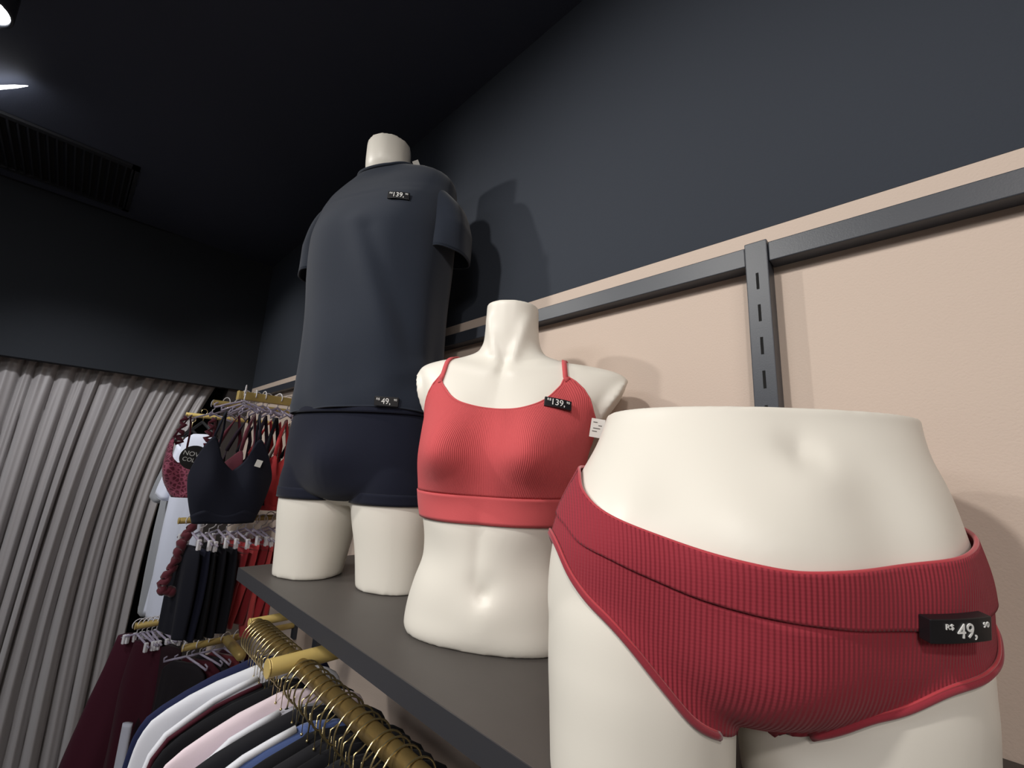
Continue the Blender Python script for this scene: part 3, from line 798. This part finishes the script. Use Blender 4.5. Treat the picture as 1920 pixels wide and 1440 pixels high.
for i, (y, c, e, dw, dz, lab) in enumerate(GAR):
    lv = [(-.060, .004, .014, .005), (-.066, .004, .045, .011), (-.076, 0, .085, .014), (-.092, 0, .130+dw, .016), (-.106, 0, .158+dw, .017), (-.128, 0, .174+dw, .017), (-.16, 0, .182+dw, .017), (-.30, 0, .188+dw, .016), (-.62, 0, .18+dw, .016)]
    lv = [(z-dz, cx, wd, dp) for z, cx, wd, dp in lv]
    t = thing('hanging_garment', lab or 'black garment in the tight dark row on the brass rod under the shelf', 'garment', (RX, y, RZ), R(random.Random(i).uniform(-5, 5)), None if lab else 'black garments on the brass rod')
    obj('cloth', flat(lv, i, .0035, 50), fab(c), t)
    if e:
        pts = [Vector((-wd-.0005, -.004, z)) for z, cx, wd, dp in lv]
        obj('piping', tube(pts, .0060 if e == WHITE else .004, 8), fab(e), t, 'contrasting edge piping')
# a few items showing between the rod and the wall
# clear plastic hangers
def clear_hanger(loc, rotz, label, group, clips=True, wd=.095, src={}):
    key = (clips, wd)
    if key in src:
        s0 = src[key]; r_ = s0.copy(); link(r_); r_.location = loc; r_.rotation_euler = (0, 0, rotz); r_['label'] = label; r_['group'] = group
        for ch in s0.children: c = ch.copy(); link(c); c.parent = r_
        return r_
    t = thing('clear_hanger', label, 'hanger', loc, rotz, group); rr = .018
    pts = [(0, rr*math.sin(R(a)), -.004+rr*math.cos(R(a))) for a in range(-120, 181, 20)]+[(0, 0, -.035)]
    obj('hook', tube(pts, .0017, 6), M_CLIP, t)
    bm = bmesh.new()
    add_tube(bm, [(-wd, 0, -.062), (-wd*.6, 0, -.050), (-wd*.2, 0, -.040), (0, 0, -.034), (wd*.2, 0, -.040), (wd*.6, 0, -.050), (wd, 0, -.062)], .0032, 8)
    if not clips:
        for s in (-1, 1): add_tube(bm, [(s*wd, 0, -.062), (s*wd*1.02, 0, -.052), (s*wd*.9, 0, -.046)], .0025, 6)
    obj('arms', bm, M_CLEAR, t)
    if clips:
        for s in (-1, 1):
            b = box(s*wd*.8-.006, s*wd*.8+.006, -.005, .005, -.080, -.050); o = obj('clip', b, M_CLIP, t, smooth=False); bevel(o, .002)
    src[key] = t; return t

# bras and bralettes
def bralette(loc, rotz, wd, ht, mt, label, deep=.5, cup=.035, strap=.10, cat='bra', name='bralette', group=None, strap_mt=None, conv=.5, jx=46, side=.45, tp=.14, sr=.0032):
    """ht: body height; origin at the top of the straps; front towards -Y"""
    t = thing(name, label, cat, loc, rotz, group); N = 72; K = 26; rows = []
    def top(a):
        x = abs(math.degrees(a)); x = 360-x if x > 180 else x
        return interp([(0, -deep*ht), (jx*.5, -deep*ht*.60), (jx-6, -.05*ht), (jx, 0), (jx+7, -.06*ht), (74, -side*ht*.84), (90, -side*ht), (180, -.42*ht)], x)[0]
    for i in range(K+1):
        row = []
        for j in range(N):
            a = 2*PI*j/N-PI; z1 = -strap+top(a); z = -strap-ht+(z1+strap+ht)*i/K; v = (z+strap+ht)/ht
            w_ = wd*(1-tp+tp*math.sin(min(1, v*1.6)*PI/2)); y = -.028*sgp(math.cos(a), .7); x = w_*sgp(math.sin(a), .85)
            if math.cos(a) > 0:
                y -= cup*sum(gs(x-s*wd*.48, wd*.30) for s in (-1, 1))*gs(v-.48, .26)
                y += .004*math.sin(x*70+z*30)
            row.append(Vector((x, y, z)))
        rows.append(row)
    o = obj('cups', grid(rows, True), mt, t); solid(o, .0015)
    obj('edge', tube(rows[-1], .0016, 6, True), mt, t)
    b = obj('underband', grid([[p+Vector((p.x*.012, p.y*.03, 0)) for p in r_] for r_ in rows[:5]], True), mt, t); solid(b, .0015)
    for s in (-1, 1):
        a = R(jx)*s; p = rows[-1][int(round((a+PI)/(2*PI)*N)) % N]; q = Vector((s*wd*conv, .012, 0)); bm = bmesh.new()
        add_tube(bm, [p, p*.5+q*.5+Vector((0, -.004, 0)), q, Vector((q.x, .03, -strap*.7)), Vector((s*wd*.5, .028, -strap-ht*.42))], sr, 8)
        obj('strap', bm, strap_mt or mt, t)
    return t
M_NAVY = fab((30, 32, 44)); M_LACE = lace_mat('maroon_lace', (112, 34, 58), (184, 92, 118), 75); M_MAR = fab((92, 28, 44))
navy = bralette((.350, 1.455, Z(.128)), R(-16), .102, .238, M_NAVY, 'big navy bralette with v neck hanging in front on the nearest top arm', .40, .022, .074, 'bralette', conv=.42, jx=30, side=.50, tp=.30)
clear_hanger((.352, 1.475, Z(.200)), R(-16), 'clear hanger carrying the navy bralette', None, False, .07)
# label on the navy one
o = obj('swing_tag', box(-.008, .008, -.0005, .0005, -.020, 0), M_PAPER, navy, 'small white swing tag', smooth=False); o.matrix_local = Matrix.Translation((.064, -.050, -.135)) @ Matrix.Rotation(R(15), 4, 'Y')
lace = bralette((.322, 1.865, Z(.135)), R(-35), .082, .200, M_LACE, 'maroon lace bra with ruffled straps left of the navy bralette', .5, .050, .080, 'bra', 'lace_bra', strap_mt=M_MAR, conv=.5, tp=.55)
for s in (0, 1):
    bm = bmesh.new(); pts = [(-.05+.012*math.sin(k*1.9), -.012+.006*math.cos(k*2.3), -.008*k-.005) for k in range(13)]
    add_tube(bm, [(p[0]+.1*s*.9, p[1], p[2]) for p in pts], [.006+.003*math.sin(k*2.1) for k in range(13)], 8); obj('ruffle', bm, M_MAR, lace)
clear_hanger((.352, 1.87, Z(.185)), R(-35), 'clear hanger carrying the maroon lace bra', None, False, .07)
# edge-on bras behind
cols = [((94, 30, 46), 'maroon'), ((52, 40, 52), 'plum grey'), ((26, 27, 34), 'black'), ((196, 54, 58), 'bright red'), ((202, 62, 62), 'coral red'), ((196, 186, 174), 'beige'), ((24, 25, 32), 'black'), ((112, 26, 32), 'dark red'), ((204, 60, 62), 'scarlet')]
where = ['leftmost behind the navy bralette', 'second from left behind the navy bralette', 'between the plum and the red ones', 'middle of the row behind the navy bralette', 'right beside the bright red one', 'right of the red pair', 'right of the beige one', 'near the shorts of the t-shirt mannequin', 'closest to the shorts of the t-shirt mannequin']
for i, ((c, nm), wh) in enumerate(zip(cols, where)):
    x = .385+i*.031; y = 1.60-.006*i; mt_ = fab(c)
    bralette((x, y, Z(.135-.003*i)), R(-74+3*(i % 3)), .085, .16+.012*(i % 2), mt_, '%s bra hanging edge-on, %s' % (nm, wh), .5, .04, .115, 'bra', 'hanging_bra', 'bras hanging edge-on on the top arms', conv=.5, sr=.0058)
    clear_hanger((x, y-.002, Z(.200)), R(-74+3*(i % 3)), 'clear hanger holding the %s bra, %s' % (nm, wh), 'clear hangers on the top arms', False, .08)
for i, (x, y, z) in enumerate(((.37, 1.55, .200), (.40, 1.55, .200), (.425, 1.55, .200), (.47, 1.55, .200), (.39, 1.87, .20), (.43, 1.87, .20))):
    clear_hanger((x, y, Z(z)), R(-20+12*i), 'small empty clear hanger among the hooks on the top gold arms', 'spare clear hangers on the top arms', False, .055)
# round badge
bd = at(364, 858, 1, 1.60)
t = thing('round_badge', 'round black sign with white lettering between the lace bra and the navy bralette', 'sign', bd, R(-8))
bm = bmesh.new(); bmesh.ops.create_cone(bm, cap_ends=True, segments=40, radius1=.036, radius2=.036, depth=.003, matrix=Matrix.Rotation(PI/2, 4, 'X'))
obj('disc', bm, M_TAG, t, smooth=False)
tb = join([moved(text_bm('NOVA', .0185, .0004), -.004, .009, 0), moved(text_bm('COLE\u00c7\u00c3O', .0165, .0004), .010, -.009, 0, .95)])
bmesh.ops.transform(tb, matrix=Matrix.Translation((0, -.0022, 0)) @ Matrix.Rotation(PI/2, 4, 'X') @ Matrix.Rotation(R(-10), 4, 'Z'), verts=tb.verts)
obj('lettering', tb, M_TAGT, t, 'white lettering', smooth=False)

# t-shirts by the curtain
def hung_tee(loc, rotz, mt, label, ln, wd=.16):
    t = thing('hanging_t_shirt', label, 't-shirt', loc, rotz)
    lv = [(0, 0, .05, .012), (-.02, 0, .10, .018), (-.05, 0, wd*.92, .022), (-.12, 0, wd, .028), (-.25, 0, wd*.92, .032), (-ln*.6, 0, wd*.98, .036), (-ln, 0, wd*1.02, .040)]
    obj('shirt_body', flat(lv, 5, .007, 46), mt, t)
    for s in (-1, 1):
        rr = []
        for i in range(15):
            u = i/14; r1, r2 = .034+.012*u, .020+.012*u
            rr.append([Vector((s*(wd*.86+.045*u)+r1*math.cos(a)*.7, -.010*u+r2*math.sin(a)+.003*math.sin(3*a+u*6), -.050-.215*u+s*r1*math.cos(a)*.35)) for a in [2*PI*k/32 for k in range(32)]])
        o = obj('sleeve', grid(rr, True), mt, t); solid(o, .002)
        obj('cuff', tube(rr[-1], .0022, 6, True), mt, o)
    return t
hung_tee((.390, 2.22, Z(.085)), R(-72), fab((214, 218, 232)), 'pale white blue t-shirt hanging between the curtain and the bras', .72, .125)
hung_tee((.384, 2.40, Z(.060)), R(-76), fab((140, 142, 146)), 'grey t-shirt hanging just behind the white one next to the curtain', .72, .12)
for (x, y, z, lab) in ((.390, 2.22, .125, 'dark hanger in the neck of the white t-shirt'), (.384, 2.40, .10, 'dark hanger in the neck of the grey t-shirt')):
    t = thing('hanger', lab, 'hanger', (x, y, Z(z)), R(-72))
    obj('hook', tube([(.0, .012*math.sin(R(a)), .055+.012*math.cos(R(a))) for a in range(-110, 181, 20)]+[(0, 0, .01)], .0016, 6), M_WIRE, t)
    obj('shoulder_bar', tube([(-.12, 0, -.050), (-.05, 0, -.012), (0, 0, .012), (.05, 0, -.012), (.12, 0, -.050)], .006, 8), M_BLKH, t)

# briefs and slips on clip hangers, second tier
t2 = [((70, 24, 34), .22, 'ruffled maroon strap garment at the left of the clip hanger row', 1)]
row = [((24, 25, 34), 'black', .235), ((28, 30, 46), 'dark navy', .24), ((20, 20, 24), 'black', .235), ((22, 22, 28), 'black', .245), ((24, 24, 30), 'black', .235),
       ((150, 34, 42), 'crimson', .24), ((186, 58, 62), 'red', .25), ((140, 32, 40), 'dark red', .24), ((202, 76, 76), 'coral', .28), ((170, 44, 52), 'rose red', .25), ((186, 50, 56), 'scarlet', .24)]
pos_w = ['leftmost of the clip hanger row', 'second from left in the clip hanger row', 'third in the clip hanger row', 'fourth in the clip hanger row', 'last dark one before the red briefs', 'first red one after the black garments', 'second of the red briefs', 'third of the red briefs', 'middle of the red briefs, longest loop', 'fifth of the red briefs', 'nearest to the shelf corner']
for i, ((c, nm, ln), wh) in enumerate(zip(row, pos_w)):
    x = .305+i*.0225+(.008 if i > 4 else 0); y = 1.60; g = i > 4; rz = R((-72 if g else -80)+4*math.sin(i*2.1))
    z = -.195-(.004*(i % 3))
    clear_hanger((x, y, Z(z+.006)), rz, 'clear clip hanger holding the %s item, %s' % (nm, wh), 'clip hangers under the navy bralette', True, .085)
    if g:
        lv = [(-.072, 0, .080, .005), (-.10, 0, .078, .008), (-.14, .0, .070, .010), (-.19, 0, .045, .012), (-.07-ln*.85, 0, .026, .012), (-.07-ln, 0, .018, .006)]
        t = thing('hanging_briefs', '%s briefs on a clip hanger, %s' % (nm, wh), 'briefs', (x, y, Z(z)), rz, 'briefs on clip hangers')
    else:
        lv = [(-.072, 0, .078, .005), (-.10, 0, .082, .011), (-.18, 0, .086, .014), (-.07-ln, 0, .080, .015)]
        t = thing('hanging_slip', '%s slip on a clip hanger, %s' % (nm, wh), 'slip', (x, y, Z(z)), rz, 'slips on clip hangers')
    obj('cloth', flat(lv, 40+i, .005, 70), fab(c), t)
    if g: obj('waistband', flat([(-.071, 0, .0815, .0065), (-.086, 0, .081, .0085)], 40+i, .001, 70, K=3), fab(c), t)
def ruffled(loc, pts, mt, label, rad=.011):
    t = thing('ruffled_strap', label, 'garment', loc)
    bm = bmesh.new(); out = []; rr = []
    for i in range(60):
        u = i/59*(len(pts)-1); k = min(int(u), len(pts)-2); f = u-k; p = Vector(pts[k])*(1-f)+Vector(pts[k+1])*f
        out.append(p+Vector((.004*math.sin(i*.9), .005*math.cos(i*1.1), 0))); rr.append(rad*(1+.35*math.sin(i*1.15))*(1 if i < 57 else .5))
    add_tube(bm, out, rr, 12); obj('ruffle', bm, mt, t); return t
ruffled((.290, 1.60, Z(-.206)), [(.012, 0, 0), (0, 0, -.06), (-.016, 0, -.12), (-.028, 0, -.175), (.004, 0, -.185)], fab((96, 34, 46)), 'ruffled maroon trim hanging at the left edge of the black slips')
# third tier: clear hangers and maroon nightwear low by the curtain
for i in range(9):
    x = .292+i*.0135
    clear_hanger((x, 2.065, Z(-.592)), R(-70+5*math.sin(i*1.7)), 'clear hanger bunched on the low arm by the curtain', 'clear hangers bunched low by the curtain', True, .085)
def robe(loc, rotz, lv, c, label, seed, A=.010, k=40, name='nightgown'):
    t = thing(name, label, 'nightgown', loc, rotz); obj('cloth', flat(lv, seed, A, k), fab(c), t)
    obj('hem_lace', flat([(lv[-1][0]-.03, lv[-1][1], lv[-1][2]*1.02, lv[-1][3]*1.1), (lv[-1][0], lv[-1][1], lv[-1][2], lv[-1][3])], seed, A, k, K=4), fab(c), t); return t
robe((.285, 2.16, Z(-.655)), R(-35), [(0, 0, .035, .02), (-.08, 0, .05, .03), (-.22, -.01, .075, .035), (-.40, -.03, .10, .045), (-.75, -.05, .14, .05)], (66, 24, 38), 'long maroon nightgown flaring down beside the curtain', 3)
robe((.335, 2.05, Z(-.66)), R(-60), [(0, 0, .07, .018), (-.12, 0, .085, .028), (-.30, 0, .09, .032), (-.42, 0, .10, .035)], (60, 20, 33), 'maroon velvet nightgown in front of the long flaring one', 8)
robe((.375, 1.98, Z(-.66)), R(-66), [(0, 0, .07, .016), (-.2, 0, .085, .024), (-.55, 0, .09, .03)], (40, 22, 28), 'dark brown nightgown right of the maroon velvet one', 9)
robe((.300, 1.95, Z(-.86)), R(-40), [(0, 0, .016, .008), (-.15, 0, .018, .010), (-.45, 0, .02, .012)], (206, 208, 222), 'thin strip of white garment hanging below the maroon velvet nightgown', 10)
cs = [((30, 26, 30), 'black'), ((66, 22, 32), 'wine'), ((34, 30, 34), 'charcoal'), ((96, 26, 34), 'dark red'), ((58, 24, 34), 'plum')]
ws = ['leftmost on the low gold arm', 'second on the low gold arm', 'middle of the low gold arm', 'fourth on the low arm', 'rightmost on the low gold arm']
for i, ((c, nm), wh) in enumerate(zip(cs, ws)):
    x = .385+i*.034
    clear_hanger((x, 1.755, Z(-.592)), R(-60+6*math.sin(i*2)), 'clear hanger with the %s nightgown, %s' % (nm, wh), 'clear hangers on the low gold arm', False, .085)
    robe((x, 1.755, Z(-.645)), R(-60+6*math.sin(i*2)), [(0, 0, .05, .008), (-.03, 0, .085, .014), (-.15, 0, .085, .020), (-.5, 0, .095, .025)], c, '%s nightgown %s' % (nm, wh), 20+i, .007, 60)
